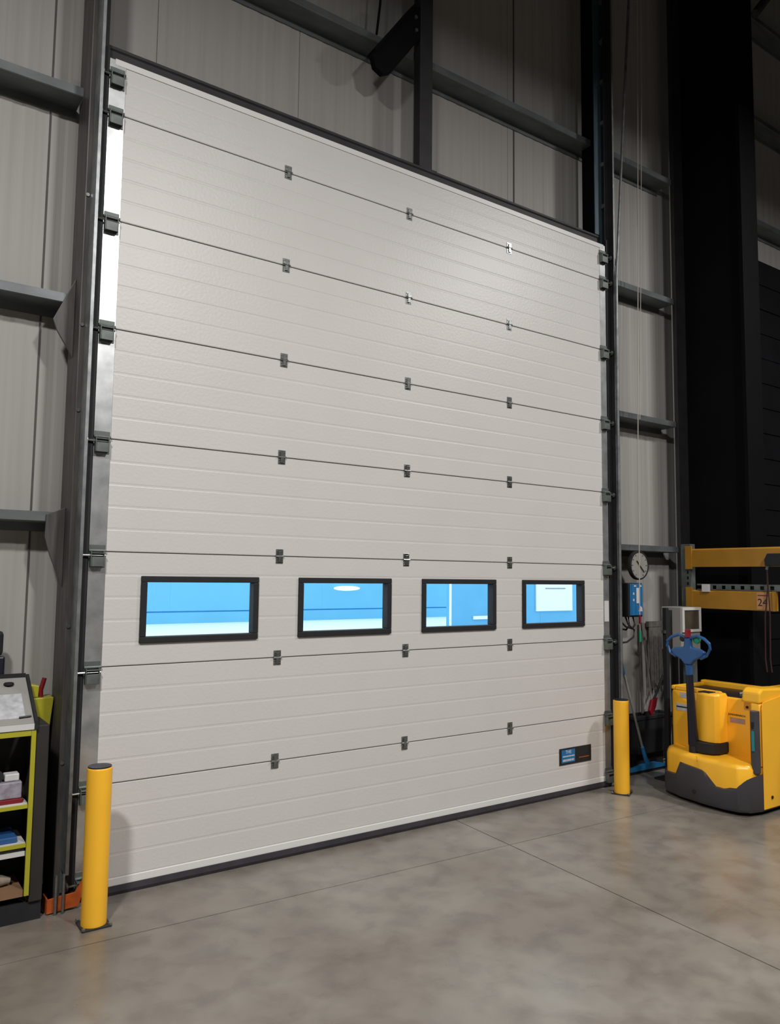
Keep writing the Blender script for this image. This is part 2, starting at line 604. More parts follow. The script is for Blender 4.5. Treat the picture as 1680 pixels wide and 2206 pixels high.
panels = []
for i in range(8):
    z0, z1 = JZ[i], JZ[i + 1]
    p = section(z0, z1)
    mb = MB()
    if i == 2:
        xs = [DX0 + 0.09]
        for a, b in WIN:
            xs += [a + 0.02, b - 0.02]
        xs.append(DX1 - 0.07)
        for k in range(len(xs) - 1):
            if k % 2 == 0:
                ext(mb, p, xs[k], xs[k + 1])
            else:
                ext(mb, clip(p, z0, WZ[0] + 0.02), xs[k], xs[k + 1])
                ext(mb, clip(p, WZ[1] - 0.02, z1), xs[k], xs[k + 1])
    else:
        ext(mb, p, DX0 + 0.09, DX1 - 0.07)
    o = mb.build('door_panel', m_door, door)
    panels.append(o)
    if 0 < i:
        MB().box(DX0 + 0.02, DX1 - 0.02, 0.0075, 0.036, z0 - 0.0024, z0 + 0.0024).build('joint_gasket', m_gask, o)
    for (a, b, sx) in ((DX0, DX0 + 0.09, 1), (DX1 - 0.07, DX1, -1)):
        e = MB().box(a, b, -0.0035, 0.04, z0 + 0.003, z1 - 0.003).build('end_cap', m_cap, o, 0.0015)
        if sx == -1 and i == 2:
            MB().box(2.985, 3.04, -0.0048, -0.0036, 1.33, 1.50).build('sticker', m_white, o)

# bottom seal and retainer, top trim
MB().prism([(-0.012, 0.05), (-0.014, 0.02), (-0.004, 0.0), (0.036, 0.0), (0.046, 0.02), (0.044, 0.05)], DX0 + 0.005, DX1 - 0.005, 'x').build('bottom_seal', m_rubg, door)
MB().prism([(-0.006, 0.05), (-0.006, 0.085), (-0.001, 0.088), (-0.001, 0.05)], DX0 + 0.02, DX1 - 0.02, 'x').build('bottom_trim', m_trim, door)
MB().prism([(-0.005, 4.515), (-0.005, 4.55), (0.044, 4.552), (0.044, 4.5485), (-0.0005, 4.5485), (-0.0005, 4.515)], DX0 + 0.03, DX1 - 0.02, 'x').build('top_trim', m_trim, door)

# hinges at each joint
hp = None
for i in range(1, 8):
    z = JZ[i]
    for k, x in enumerate(HX):
        if hp is None:
            mb = MB()
            mb.box(-0.024, 0.024, -0.004, -0.0005, -0.043, -0.009)
            mb.box(-0.024, 0.024, -0.004, -0.0005, 0.009, 0.043)
            mb.box(-0.010, 0.010, -0.013, -0.004, -0.035, 0.030)
            mb.tube([(-0.026, -0.007, 0.0), (0.026, -0.007, 0.0)], 0.0075, 8)
            for sx in (-0.017, 0.017):
                for sz in (-0.033, 0.032, -0.018):
                    mb.lathe([(0.0045, -0.004), (0.0045, -0.0075)], (sx, 0, sz), 6, 'y')
            me = mb.build('hinge', m_zinc, None, 0.0008)
            hp = me
            h = me
        else:
            h = hp.copy()
            COL.objects.link(h)
        h.parent = panels[i - 1]
        h.location = Vector((x, 0, z)) - Vector(door.location) - Vector(panels[i - 1].location)

# roller brackets on the end caps
rp = {}
levels = [0.12] + [JZ[i] for i in range(1, 8)] + [4.46]
for i, z in enumerate(levels):
    for side in (-1, 1):
        xc = -1.075 if side < 0 else 3.012
        if side not in rp:
            mb = MB()
            mb.box(-0.040, 0.040, -0.008, -0.004, -0.085, 0.035)
            mb.box(-0.040, 0.034, -0.042, -0.008, -0.012, -0.008)
            mb.box(-0.040, -0.036, -0.042, -0.008, -0.080, 0.0)
            mb.box(0.026, 0.030, -0.040, -0.008, -0.080, 0.0)
            mb.box(-0.034, 0.026, -0.040, -0.036, -0.080, -0.030)
            mb.tube([(-0.044, -0.012, 0.004), (0.044, -0.012, 0.004)], 0.008, 8)
            o = mb.build('roller_bracket', m_galvd, None, 0.001)
            mb = MB()
            mb.tube([(0.038, -0.026, -0.022), (side * 0.09, -0.026, -0.022)] if side < 0 else [(-0.038, -0.026, -0.022), (side * 0.075, -0.026, -0.022)], 0.0055, 8)
            mb.lathe([(0.008, 0.0), (0.020, 0.003), (0.020, 0.012), (0.008, 0.015)], ((-0.093 if side < 0 else 0.070), -0.026, -0.022), 16, 'x')
            r = mb.build('roller', m_zinc, None)
            rp[side] = (o, r)
            first = True
        else:
            o, r = rp[side][0].copy(), rp[side][1].copy()
            COL.objects.link(o)
            COL.objects.link(r)
        pn = panels[min(max(i - 1, 0), 7)] if i else panels[0]
        off = Vector(door.location) + Vector(pn.location)
        for q in (o, r):
            q.parent = pn
            q.location = Vector((xc, 0, z)) - off

# windows of the door
for (a, b) in WIN:
    z0, z1 = WZ
    w = 0.034
    fr = MB()
    for (xa, xb, za, zb) in ((a, b, z0, z0 + w), (a, b, z1 - w, z1), (a, a + w, z0 + w, z1 - w), (b - w, b, z0 + w, z1 - w)):
        fr.box(xa, xb, -0.014, 0.05, za, zb)
    fr.build('window_frame', m_rub, panels[2], 0.004)
    box('pane', m_glass, a + w - 0.004, b - w + 0.004, 0.012, 0.015, z0 + w - 0.004, z1 - w + 0.004, panels[2])

# name plate on the bottom panel
pl = MB().box(2.44, 2.802, -0.006, -0.0008, 0.237, 0.362).build('name_plate', m_rub, panels[0], 0.001)
MB().box(2.462, 2.612, -0.0068, -0.0061, 0.252, 0.350).build('blue_panel', m_blue2, panels[0])
R90 = (pi / 2, 0, 0)
text('THE', 0.036, (2.537, -0.0072, 0.330), m_white, panels[0], R90)
rb = random.Random(5)
mb = MB()
for zc, hh in ((0.300, 0.010), (0.270, 0.016)):
    x = 2.475
    while x < 2.60:
        wd = rb.uniform(0.006, 0.013)
        mb.box(x, x + wd, -0.0078, -0.0070, zc - hh / 2, zc + hh / 2)
        x += wd + 0.004
mb.build('small_print', m_white, panels[0])
MB().box(2.66, 2.775, -0.0068, -0.0061, 0.272, 0.279).build('orange_line', m_orange, panels[0])


# ------------------------------------------------------------------ tracks
def track(side, label):
    f = (lambda x: x) if side < 0 else (lambda x: 1.93 - x)
    t = thing('door_track', (f(-1.16), 0.0, 0.0), label, 'door track', 'vertical tracks of the sectional door')

    def bx(name, m, x0, x1, y0, y1, z0, z1):
        a, b = sorted((f(x0), f(x1)))
        return MB().box(a, b, y0, y1, z0, z1).build(name, m, t)
    zt = ZT - 0.3
    bx('back_angle', m_galvd if side < 0 else m_bluest, -1.178, -1.122, 0.046, 0.0535, 0.05, zt)
    # rolled channel, open towards the door
    mb = MB()
    for (x0, x1, y0, y1) in ((-1.1775, -1.1735, -0.062, 0.045), (-1.1735, -1.161, -0.062, -0.058)):
        a, b = sorted((f(x0), f(x1)))
        mb.box(a, b, y0, y1, 0.17, zt)
    mb.build('channel_lip', m_galv, t)
    mb = MB()
    for (x0, x1, y0, y1) in ((-1.1733, -1.1715, -0.0575, 0.045), (-1.1715, -1.125, 0.002, 0.0045)):
        a, b = sorted((f(x0), f(x1)))
        mb.box(a, b, y0, y1, 0.17, zt)
    mb.build('channel_bed', m_dark, t)
    bx('edge_seal', m_rub, -1.160, -1.1225, -0.012, 0.0015, 0.05, 4.60)
    z = 4.9
    while z < zt:
        bx('track_bracket', m_galvd, -1.170, -1.126, 0.006, 0.044, z, z + 0.035)
        z += 0.38
    return t


track(-1, 'galvanised roller track up the left side of the white door')
track(1, 'dark roller track up the right side of the white door')
# wide blue-grey plate carrying the track above the door on the right
o = MB().box(2.985, 3.048, 0.047, 0.054, 4.66, ZT - 0.3).build('backing_plate', m_bluest)
tag(o, 'blue grey steel plate rising above the top right corner of the door', 'plate')
o = MB().tube([(3.105, -0.075, 0.5), (3.103, -0.075, 3.05), (3.108, -0.075, 4.26), (3.21, -0.075, 5.5), (3.335, -0.075, 6.95), (3.5, -0.075, 9.0)], 0.011, 8).build('conduit', m_galv, None, 0, True)
tag(o, 'pale conduit running up beside the right track and leaning outwards', 'conduit')

# orange foot guards
c = thing('corner_guard', (-1.18, -0.03, 0), 'battered orange steel guard at the foot of the left column', 'guard', 'orange guards at the feet of the tracks')
MB().prism([(-1.26, 0.075), (-1.13, 0.085), (-1.07, 0.185), (-1.03, 0.20), (-1.03, 0.13), (-1.09, 0.085), (-1.11, 0.015), (-1.26, 0.005)][:8], -0.075, -0.067, 'y').build('guard_plate', m_orange, c, 0.002)
MB().prism([(-1.262, 0.005), (-1.262, 0.075), (-1.255, 0.075), (-1.255, 0.005)], -0.067, 0.02, 'y').build('return_plate', m_orange, c)
for x in (-1.225, -1.19):
    MB().tube([(x, -0.09, 0.0), (x, -0.09, 0.19)], 0.007, 8).build('anchor_rod', m_zinc, c)
c = thing('corner_guard', (3.0, -0.03, 0), 'battered orange steel guard behind the right yellow bollard', 'guard', 'orange guards at the feet of the tracks')
MB().prism([(3.06, 0.20), (3.10, 0.13), (3.19, 0.10), (3.19, 0.01), (3.08, 0.03), (3.05, 0.12)], -0.075, -0.067, 'y').build('guard_plate', m_orange, c, 0.002)
MB().tube([(3.14, -0.09, 0.0), (3.14, -0.09, 0.19)], 0.007, 8).build('anchor_rod', m_zinc, c)


# ------------------------------------------------------------------ bollards
def bollard(cx, cy, h, r, label, rot):
    t = thing('bollard', (cx, cy, 0), label, 'bollard', 'yellow bollards at the corners of the door')
    MB().lathe([(r, 0.008), (r, h - 0.012), (r * 0.985, h - 0.006), (r * 0.94, h - 0.003), (r * 0.90, h - 0.003)], (cx, cy, 0), 48).build('post', m_yel, t, 0, True)
    MB().lathe([(r * 0.94, h - 0.0025), (r * 0.93, h + 0.003), (0.01, h + 0.006)], (cx, cy, 0), 40).build('end_cap', m_navy, t, 0, True)
    s = r + 0.012
    pts = [(cx + s * 0.95 * (cos(rot) * a - sin(rot) * b), cy + s * 0.95 * (sin(rot) * a + cos(rot) * b)) for a, b in ((-1, -1), (1, -1), (1, 1), (-1, 1))]
    MB().prism(pts, 0.0, 0.0078, 'z').build('base_plate', m_dark, t, 0.001)
    for a, b in ((-1, -1), (1, -1), (1, 1), (-1, 1)):
        q = (cx + 0.86 * s * (cos(rot) * a - sin(rot) * b), cy + 0.86 * s * (sin(rot) * a + cos(rot) * b))
        MB().lathe([(0.010, 0.008), (0.010, 0.018), (0.005, 0.020)], (q[0], q[1], 0), 6).build('anchor_bolt', m_zinc, t)


bollard(-1.094, -0.30, 0.742, 0.059, 'yellow bollard with dark cap in front of the left column', 0.0)
bollard(2.945, -0.19, 0.725, 0.060, 'yellow bollard with dark cap in front of the right column', 0.5)

# ------------------------------------------------------------------ fittings right of the door
t = thing('wall_clock', (3.65, 0.18, 1.80), 'round white wall clock with black rim under the lowest rail', 'clock')
MB().lathe([(0.130, 0.0), (0.130, -0.030), (0.126, -0.036), (0.117, -0.036), (0.115, -0.028), (0.115, 0.0)], (3.65, 0.18, 1.805), 40, 'y').build('rim', m_rub, t, 0, True)
MB().lathe([(0.1155, -0.026), (0.1155, -0.030), (0.001, -0.030)], (3.65, 0.18, 1.805), 40, 'y').build('dial', m_lgrey, t)
mb = MB()
for k in range(12):
    a = k * pi / 6
    d = Vector((sin(a), 0, cos(a)))
    n = Vector((cos(a), 0, -sin(a)))
    c0 = Vector((3.65, 0.149, 1.805))
    p1, p2 = c0 + d * 0.092, c0 + d * 0.106
    vs = [p1 - n * 0.003, p1 + n * 0.003, p2 + n * 0.003, p2 - n * 0.003]
    vs += [v + Vector((0, -0.001, 0)) for v in vs]
    mb.add(vs, [(0, 1, 2, 3), (4, 5, 6, 7), (0, 1, 5, 4), (1, 2, 6, 5), (2, 3, 7, 6), (3, 0, 4, 7)])
mk = mb.build('hour_marks', m_rub, t)
mk['kind'] = 'stuff'
MB().tube([(3.65, 0.146, 1.805), (3.61, 0.146, 1.845)], 0.005, 6).build('hour_hand', m_rub, t)
MB().tube([(3.64, 0.144, 1.812), (3.712, 0.144, 1.745)], 0.004, 6).build('minute_hand', m_rub, t)
MB().box(3.62, 3.68, 0.181, 0.355, 1.79, 1.82).build('wall_bracket', m_galvd, t)

t = thing('door_controller', (3.53, 0.2, 1.35), 'black and blue door control box mounted right of the door', 'control box')
MB().box(3.425, 3.615, 0.095, 0.30, 1.352, 1.648).build('case', m_rub, t, 0.008)
MB().box(3.435, 3.607, 0.086, 0.0945, 1.365, 1.640).build('front_cover', m_blue2, t, 0.004)
MB().box(3.515, 3.552, 0.082, 0.0855, 1.47, 1.605).build('display', m_white, t, 0.002)
for (x, z, w, h) in ((3.478, 1.555, 0.014, 0.02), (3.478, 1.50, 0.014, 0.02), (3.50, 1.622, 0.028, 0.014), (3.575, 1.622, 0.02, 0.014)):
    MB().box(x - w / 2, x + w / 2, 0.082, 0.0855, z - h / 2, z + h / 2).build('button', m_white, t)
MB().prism([(3.545, 1.40), (3.595, 1.40), (3.592, 1.43), (3.575, 1.447), (3.555, 1.43)], 0.083, 0.0857, 'y').build('logo', m_white, t)
MB().box(3.47, 3.58, 0.301, 0.355, 1.42, 1.60).build('wall_bracket', m_galvd, t)
for i, pts in enumerate(([(3.46, 0.16, 1.352), (3.445, 0.12, 1.29), (3.50, 0.10, 1.24), (3.49, 0.10, 1.18), (3.40, 0.10, 1.14), (3.22, 0.10, 1.13)],
                         [(3.50, 0.16, 1.352), (3.50, 0.15, 1.28), (3.44, 0.14, 1.24), (3.30, 0.12, 1.26), (3.19, 0.12, 1.31)],
                         [(3.56, 0.16, 1.352), (3.56, 0.14, 1.28), (3.50, 0.12, 1.25), (3.40, 0.11, 1.27), (3.30, 0.11, 1.34), (3.20, 0.11, 1.40)])):
    MB().tube(pts, 0.008, 8).build('cable', m_rub, t, 0, True)

t = thing('pull_cord', (3.53, 0.02, 1.2), 'long pale pull cord hanging in front of the clock and control box', 'cord')
MB().tube([(3.66, 0.06, 9.2), (3.60, 0.05, 6.0), (3.50, 0.03, 2.9), (3.475, 0.02, 1.375)], 0.0045, 6).build('cord', m_rope, t)
MB().tube([(3.475, 0.02, 1.375), (3.475, 0.02, 1.30)], 0.009, 8).build('red_toggle', m_red, t)
MB().tube([(3.475, 0.02, 1.30), (3.475, 0.02, 1.235)], 0.003, 6).build('lower_cord', m_rope, t)
MB().tube([(3.475, 0.02, 1.235), (3.475, 0.02, 1.145)], 0.009, 8).build('green_toggle', m_green, t)
o = MB().tube([(3.72, 0.06, 9.2), (3.655, 0.05, 6.0), (3.545, 0.04, 3.1)], 0.0035, 6).build('second_cord', m_rope)
tag(o, 'thin second cord hanging beside the long pull cord', 'cord')

t = thing('warning_sounder', (3.45, 0.3, 2.6), 'small white alarm sounder with red lens beside the right track', 'alarm')
MB().box(3.44, 3.53, 0.255, 0.355, 2.68, 2.80).build('case', m_white, t, 0.006)
MB().lathe([(0.022, 0.0), (0.022, -0.018), (0.012, -0.032)], (3.47, 0.28, 2.68), 16, 'z').build('lens', m_red, t, 0, True)

# cleaning tools behind the right bollard
t = thing('blue_squeegee', (3.70, 0.15, 0.0), 'blue floor squeegee leaning beside the right bollard', 'squeegee')
MB().prism([(3.44, 0.025), (3.94, 0.025), (3.94, 0.045), (3.80, 0.075), (3.60, 0.075), (3.44, 0.045)], 0.115, 0.15, 'y').build('head', m_blue2, t, 0.003)
MB().box(3.44, 3.94, 0.125, 0.135, 0.0, 0.026).build('blade', m_rub, t)
MB().tube([(3.70, 0.133, 0.07), (3.665, 0.133, 0.13), (3.625, 0.13, 0.22)], [0.026, 0.019, 0.016], 10).build('socket', m_blue2, t, 0, True)
MB().tube([(3.625, 0.13, 0.22), (3.235, 0.045, 1.02)], 0.0105, 8).build('handle', m_lgrey, t)
MB().tube([(3.305, 0.065, 0.875), (3.215, 0.039, 1.062)], 0.0150, 10).build('grip', m_blue, t)
t = thing('dust_bin', (3.85, 0.2, 0), 'low black bin behind the squeegee handle', 'bin')
mb = MB()
a, b = [(3.68, 0.20), (4.12, 0.20), (4.12, 0.34), (3.68, 0.34)], [(3.65, 0.185), (4.15, 0.185), (4.15, 0.350), (3.65, 0.350)]
mb.add([(x, y, 0.13) for x, y in a] + [(x, y, 0.44) for x, y in b], [(3, 2, 1, 0), (0, 1, 5, 4), (1, 2, 6, 5), (2, 3, 7, 6), (3, 0, 4, 7), (4, 5, 6, 7)])
mb.build('tub', m_rub, t, 0.01)
mb = MB()
for (x0, x1, y0, y1) in ((3.63, 4.17, 0.178, 0.20), (3.63, 4.17, 0.335, 0.354), (3.63, 3.66, 0.20, 0.335), (4.14, 4.17, 0.20, 0.335)):
    mb.box(x0, x1, y0, y1, 0.435, 0.465)
mb.build('rim', m_rub, t, 0.004)
MB().box(3.70, 4.08, 0.25, 0.345, 0.0, 0.129).build('plinth', m_rub, t)
t = thing('dustpan', (3.82, 0.12, 0.4), 'red dustpan with long black handle standing in the black bin', 'dustpan')
MB().prism([(3.85, 0.50), (3.885, 0.59), (3.965, 0.61), (3.94, 0.53), (3.88, 0.44)], 0.21, 0.24, 'y').build('pan', m_red, t, 0.004)
MB().tube([(3.93, 0.225, 0.60), (4.08, 0.235, 0.80)], 0.011, 8).build('handle', m_rub, t)
t = thing('floor_mop', (3.97, 0.3, 0.47), 'grey mop with pale handle leaning on the cladding', 'mop')
MB().tube([(3.95, 0.25, 0.465), (3.93, 0.342, 1.28)], 0.011, 8).build('handle', m_lgrey, t)
mb = MB()
rb = random.Random(2)
for k in range(16):
    x = 4.0 + 0.012 * k
    mb.tube([(x, 0.32, 1.27), (x + rb.uniform(-.01, .01), 0.315, 1.0), (x + rb.uniform(-.02, .02), 0.31, 0.72 + rb.uniform(-.05, .05))], 0.008, 5)
mb.box(3.985, 4.20, 0.31, 0.345, 1.24, 1.29)
o = mb.build('mop_head', m_mop, t)
o = MB().tube([(3.86, 0.30, 0.465), (3.885, 0.345, 1.26)], 0.012, 8).build('broom_handle', m_mop)
tag(o, 'dark broom handle leaning on the cladding left of the grey mop', 'broom')

# terminal stand (grey cabinet with dull screen on black post)
t = thing('terminal_stand', (3.75, -0.15, 0), 'grey box with small dull screen on a black post behind the truck', 'terminal')
MB().box(3.585, 3.622, -0.165, -0.125, 0.015, 1.44).build('post', m_rub, t, 0.004)
MB().box(3.54, 3.80, -0.22, -0.05, 0.0, 0.015).build('base_plate', m_dark, t)
MB().box(3.623, 3.674, -0.16, -0.13, 1.10, 1.42).build('mounting_arm', m_rub, t)
MB().box(3.675, 3.950, -0.245, -0.05, 1.08, 1.447).build('case', m_lgrey, t, 0.006)
fr = MB()
for (x0, x1, z0, z1) in ((3.685, 3.95, 1.42, 1.445), (3.685, 3.95, 1.235, 1.258), (3.685, 3.71, 1.258, 1.42), (3.925, 3.95, 1.258, 1.42)):
    fr.box(x0, x1, -0.258, -0.246, z0, z1)
fr.build('screen_frame', m_white, t, 0.002)
MB().box(3.711, 3.924, -0.251, -0.246, 1.259, 1.419).build('screen', m_screen, t)
MB().box(3.565, 3.584, -0.16, -0.13, 1.225, 1.25).build('latch', m_zinc, t)

# ------------------------------------------------------------------ orange racking
t = thing('pallet_rack', (4.0, -0.5, 0), 'orange yellow rack beams on a perforated grey upright at the right', 'racking')
up_ = MB()
Z0, Z1 = 0.012, 2.0
# perforated upright: strips around a column of slots
up_.box(3.985, 3.989, -0.135, -0.118, Z0, Z1)
up_.box(3.985, 3.989, -0.085, -0.045, Z0, Z1)
zz = Z0
while zz < Z1 - 0.05:
    up_.box(3.985, 3.989, -0.118, -0.085, zz, zz + 0.022)
    zz += 0.05
up_.box(3.985, 3.989, -0.118, -0.085, Z1 - 0.05, Z1)
up_.box(3.989, 4.06, -0.135, -0.131, Z0, Z1)
up_.box(3.989, 4.06, -0.049, -0.045, Z0, Z1)
up_.build('upright', m_galvd, t)
MB().box(3.975, 4.08, -0.15, -0.03, 0.0, 0.012).build('base_plate', m_dark, t)
for (z0, z1, y0, nm) in ((1.795, 1.955, -2.7, 'a'), (1.435, 1.593, -0.905, 'b')):
    MB().prism([(3.975, z0), (4.02, z0), (4.02, z1), (3.99, z1), (3.975, z1 - 0.012)], y0, -0.135, 'y').build('beam', m_yrack, t, 0.002)
    MB().box(3.962, 3.974, -0.165, -0.10, z0 - 0.02, z1 + 0.025).build('end_connector', m_yrack, t, 0.002)
MB().box(3.966, 3.9745, -0.905, -0.885, 1.435, 1.593).build('end_connector', m_yrack, t)
sh = MB()
sh.box(3.985, 4.03, -2.7, -0.20, 1.595, 1.603)
y = -0.30
while y > -2.6:
    sh.box(3.983, 3.987, y - 0.05, y, 1.603, 1.635)
    y -= 0.085
sh.box(3.983, 3.987, -2.7, -0.20, 1.635, 1.648)
sh.build('perforated_rail', m_galvd, t)
MB().box(3.955, 3.982, -0.330, -0.262, 1.578, 1.645).build('label_holder', m_white, t, 0.003)
MB().box(3.9725, 3.9745, -0.86, -0.75, 1.445, 1.585).build('sign_plate', mat('peach_label', (0.62, 0.32, 0.14), 0.6, noise=0.1), t)
RX = (pi / 2, 0, -pi / 2)
text('24', 0.085, (3.9715, -0.80, 1.50), m_rub, t, RX)
MB().box(3.971, 3.9722, -0.855, -0.76, 1.556, 1.564).build('sign_line', m_red, t)
# second, far upright so the beams are carried
MB().box(3.985, 4.06, -2.79, -2.70, 0.0, 2.0).build('upright', m_galvd, t)

t = thing('strap_reel', (3.93, -0.92, 1.8), 'black reel on the upper orange beam with hanging dark red straps', 'strap reel')
MB().prism([(-0.85, 1.80), (-0.845, 1.85), (-0.87, 1.90), (-1.02, 1.90), (-1.02, 1.80)], 3.93, 3.973, 'x').build('case', m_rub, t, 0.005)
MB().tube([(3.95, -0.862, 1.80), (3.95, -0.855, 1.77)], 0.011, 8).build('hook', m_zinc, t)
for k, y in enumerate((-0.835, -0.875)):
    MB().tube([(3.95, -0.858, 1.775), (3.955, -0.855 - 0.006 * k, 1.62), (3.945, y, 1.40), (3.945, y + 0.008, 1.05), (3.95, y, 0.95)], 0.0055, 6).build('strap', m_strap, t)

# ------------------------------------------------------------------ electric pallet truck
t = thing('pallet_truck', (3.6, -0.72, 0), 'yellow electric pallet truck with grey skirt and blue tiller', 'pallet truck')
foot = [(3.92, -0.30), (3.45, -0.30), (3.31, -0.325), (3.215, -0.39), (3.155, -0.55), (3.125, -0.78), (3.125, -0.95),
        (3.145, -1.05), (3.20, -1.11), (3.30, -1.135), (3.92, -1.135)]


def shrink(pts, d, cx=3.65, cy=-0.72):
    return [(x + (d if x < cx else 0), y + (d if y < cy else -d)) for x, y in pts]


def ring(mb, layers):
    n = len(layers[0][0])
    vs, fs = [], []
    for pts, zf in layers:
        for k, (x, y) in enumerate(pts):
            vs.append((x, y, zf(x, y) if callable(zf) else zf))
    for i in range(len(layers) - 1):
        for k in range(n):
            l = (k + 1) % n
            fs.append((i * n + k, i * n + l, (i + 1) * n + l, (i + 1) * n + k))
    fs.append(tuple(range(n))[::-1])
    fs.append(tuple(range((len(layers) - 1) * n, len(layers) * n)))
    return mb.add(vs, fs)


def dense(pts, k=6):
    out = []
    for i in range(len(pts)):
        a, b = Vector(pts[i]), Vector(pts[(i + 1) % len(pts)])
        for j in range(k):
            out.append(tuple(a.lerp(b, j / k)))
    return out


# skirt top line: raised in the middle, dips to the right, up at the corner
def skirt_top(x, y):
    prof = [(-0.30, 0.175), (-0.50, 0.185), (-0.545, 0.19), (-0.56, 0.285), (-0.79, 0.268), (-0.83, 0.185), (-0.90, 0.170), (-1.02, 0.178), (-1.08, 0.25), (-1.14, 0.30)]
    yy = -y
    for (a, za), (b, zb) in zip(prof, prof[1:]):
        if -a <= yy <= -b:
            return za + (zb - za) * (yy + a) / (a - b)
    return 0.3 if yy > 1 else 0.175


F = dense(foot, 6)
ring(MB(), [(shrink(F, 0.012), 0.028), (F, 0.05), (F, skirt_top), (shrink(F, 0.012), lambda x, y: skirt_top(x, y) + 0.004)]).build('skirt', m_grey, t, 0, True)
Fi = shrink(F, 0.014)
ring(MB(), [(Fi, 0.12), (Fi, 0.325), (shrink(Fi, 0.010), 0.350), (shrink(Fi, 0.030), 0.362)]).build('lower_cover', m_ytr, t, 0, True)
# main body cover with rounded front corners
body = [(3.90, -0.305), (3.46, -0.305), (3.43, -0.32), (3.42, -0.35), (3.42, -1.00), (3.40, -1.03), (3.34, -1.045), (3.315, -1.06), (3.31, -1.08), (3.32, -1.125), (3.90, -1.128)]
bcover = ring(MB(), [(body, 0.34), (body, 0.775), (shrink(body, 0.006), 0.788)]).build('body_cover', m_ytr, t, 0.006, True)
# right shoulder and rims around the tray
MB().prism([(3.312, 0.787), (3.318, 0.865), (3.36, 0.893), (3.90, 0.865), (3.90, 0.787)], -1.128, -0.99, 'y').build('shoulder', m_ytr, t, 0.014)
MB().prism([(-0.99, 0.787), (-0.99, 0.875), (-0.95, 0.815), (-0.93, 0.787)], 3.40, 3.90, 'x').build('shoulder_slope', m_ytr, t, 0.003)
MB().box(3.84, 3.90, -0.925, -0.305, 0.789, 0.838).build('rear_rim', m_ytr, t, 0.010)
MB().box(3.43, 3.835, -0.345, -0.308, 0.789, 0.822).build('side_rim', m_ytr, t, 0.010)
MB().prism([(-0.35, 0.789), (-0.35, 0.825), (-0.74, 0.822), (-0.80, 0.789)], 3.425, 3.455, 'x').build('front_rim', m_ytr, t, 0.006)
MB().box(3.46, 3.836, -0.925, -0.35, 0.789, 0.796).build('tray', m_navy, t, 0.002)
MB().tube([(3.60, -0.80, 0.80), (3.66, -0.84, 0.812), (3.72, -0.86, 0.80)], 0.012, 8).build('tray_handle', m_zinc, t)
# front corner pillar with teal stripe
MB().prism([(3.265, -1.078), (3.245, -1.098), (3.255, -1.125), (3.285, -1.133), (3.309, -1.130), (3.309, -1.075)], 0.30, 0.74, 'z').build('corner_pillar', m_grey, t, 0.004)
MB().box(3.240, 3.2485, -1.119, -1.102, 0.46, 0.60).build('teal_stripe', m_teal, t)
MB().box(3.238, 3.2485, -1.119, -1.102, 0.625, 0.665).build('handle_slot', m_rub, t)
# side panel on the right
MB().prism([(3.318, 0.045), (3.925, 0.045), (3.925, 0.87), (3.335, 0.80), (3.318, 0.75)], -1.142, -1.1365, 'y').build('side_panel', m_ytr, t, 0.002)
MB().lathe([(0.012, 0.0), (0.012, -0.006)], (3.42, -1.142, 0.12), 12, 'y').build('screw', m_rub, t)
MB().lathe([(0.015, 0.0), (0.015, -0.004)], (3.134, -0.70, 0.10), 12, 'x').build('tow_hole', m_rub, t)
MB().lathe([(0.010, 0.0), (0.010, -0.004)], (3.42, -0.97, 0.735), 10, 'x').build('screw', m_rub, t)
# stickers
RN = (pi / 2, 0, -pi / 2)
text('JUNGHEINRICH', 0.0195, (3.4185, -0.885, 0.664), m_rub, bcover, (pi / 2, 0, -pi / 2))
MB().box(3.4175, 3.4195, -0.95, -0.83, 0.605, 0.643).build('sticker', mat('pink_grey_label', (0.55, 0.38, 0.33), 0.6, noise=0.2, nscale=30), bcover)
MB().box(3.4175, 3.4195, -0.49, -0.36, 0.63, 0.685).build('sticker', m_paper, bcover)
MB().box(3.4165, 3.4173, -0.49, -0.365, 0.655, 0.665).build('sticker_line', m_navy, bcover)
MB().box(3.4175, 3.4195, -0.49, -0.40, 0.735, 0.775).build('sticker', m_paper, bcover)
# motor cover and its black base
mc = [(3.42, -0.615), (3.32, -0.615), (3.285, -0.64), (3.27, -0.69), (3.27, -0.74), (3.285, -0.785), (3.32, -0.81), (3.42, -0.81)]
ring(MB(), [(mc, 0.452), (mc, 0.80), (shrink(mc, 0.01, 3.36, -0.71), 0.818)]).build('motor_cover', m_ytr, t, 0.004, True)
MB().box(3.285, 3.37, -0.745, -0.65, 0.818, 0.824).build('vent_slot', m_rub, t)
mc2 = [(3.42, -0.575), (3.30, -0.575), (3.25, -0.60), (3.225, -0.66), (3.225, -0.73), (3.25, -0.79), (3.30, -0.815), (3.42, -0.815)]
ring(MB(), [(shrink(mc2, 0.03, 3.36, -0.69), 0.355), (mc2, 0.38), (mc2, 0.45)]).build('drive_housing', m_rub, t, 0.003, True)
# tiller
MB().tube([(3.25, -0.628, 0.42), (3.235, -0.630, 0.55), (3.20, -0.635, 1.00)], [0.040, 0.034, 0.026], 12).build('tiller_arm', m_navy, t, 0, True)
MB().lathe([(0.036, 0.0), (0.036, 0.07), (0.030, 0.09)], (3.25, -0.628, 0.357), 16).build('pivot', m_rub, t, 0, True)
MB().tube([(3.203, -0.635, 0.955), (3.196, -0.635, 1.03)], 0.029, 12).build('tiller_neck', m_blue, t, 0, True)


def hd(a, z): return (-0.637 - a, z)


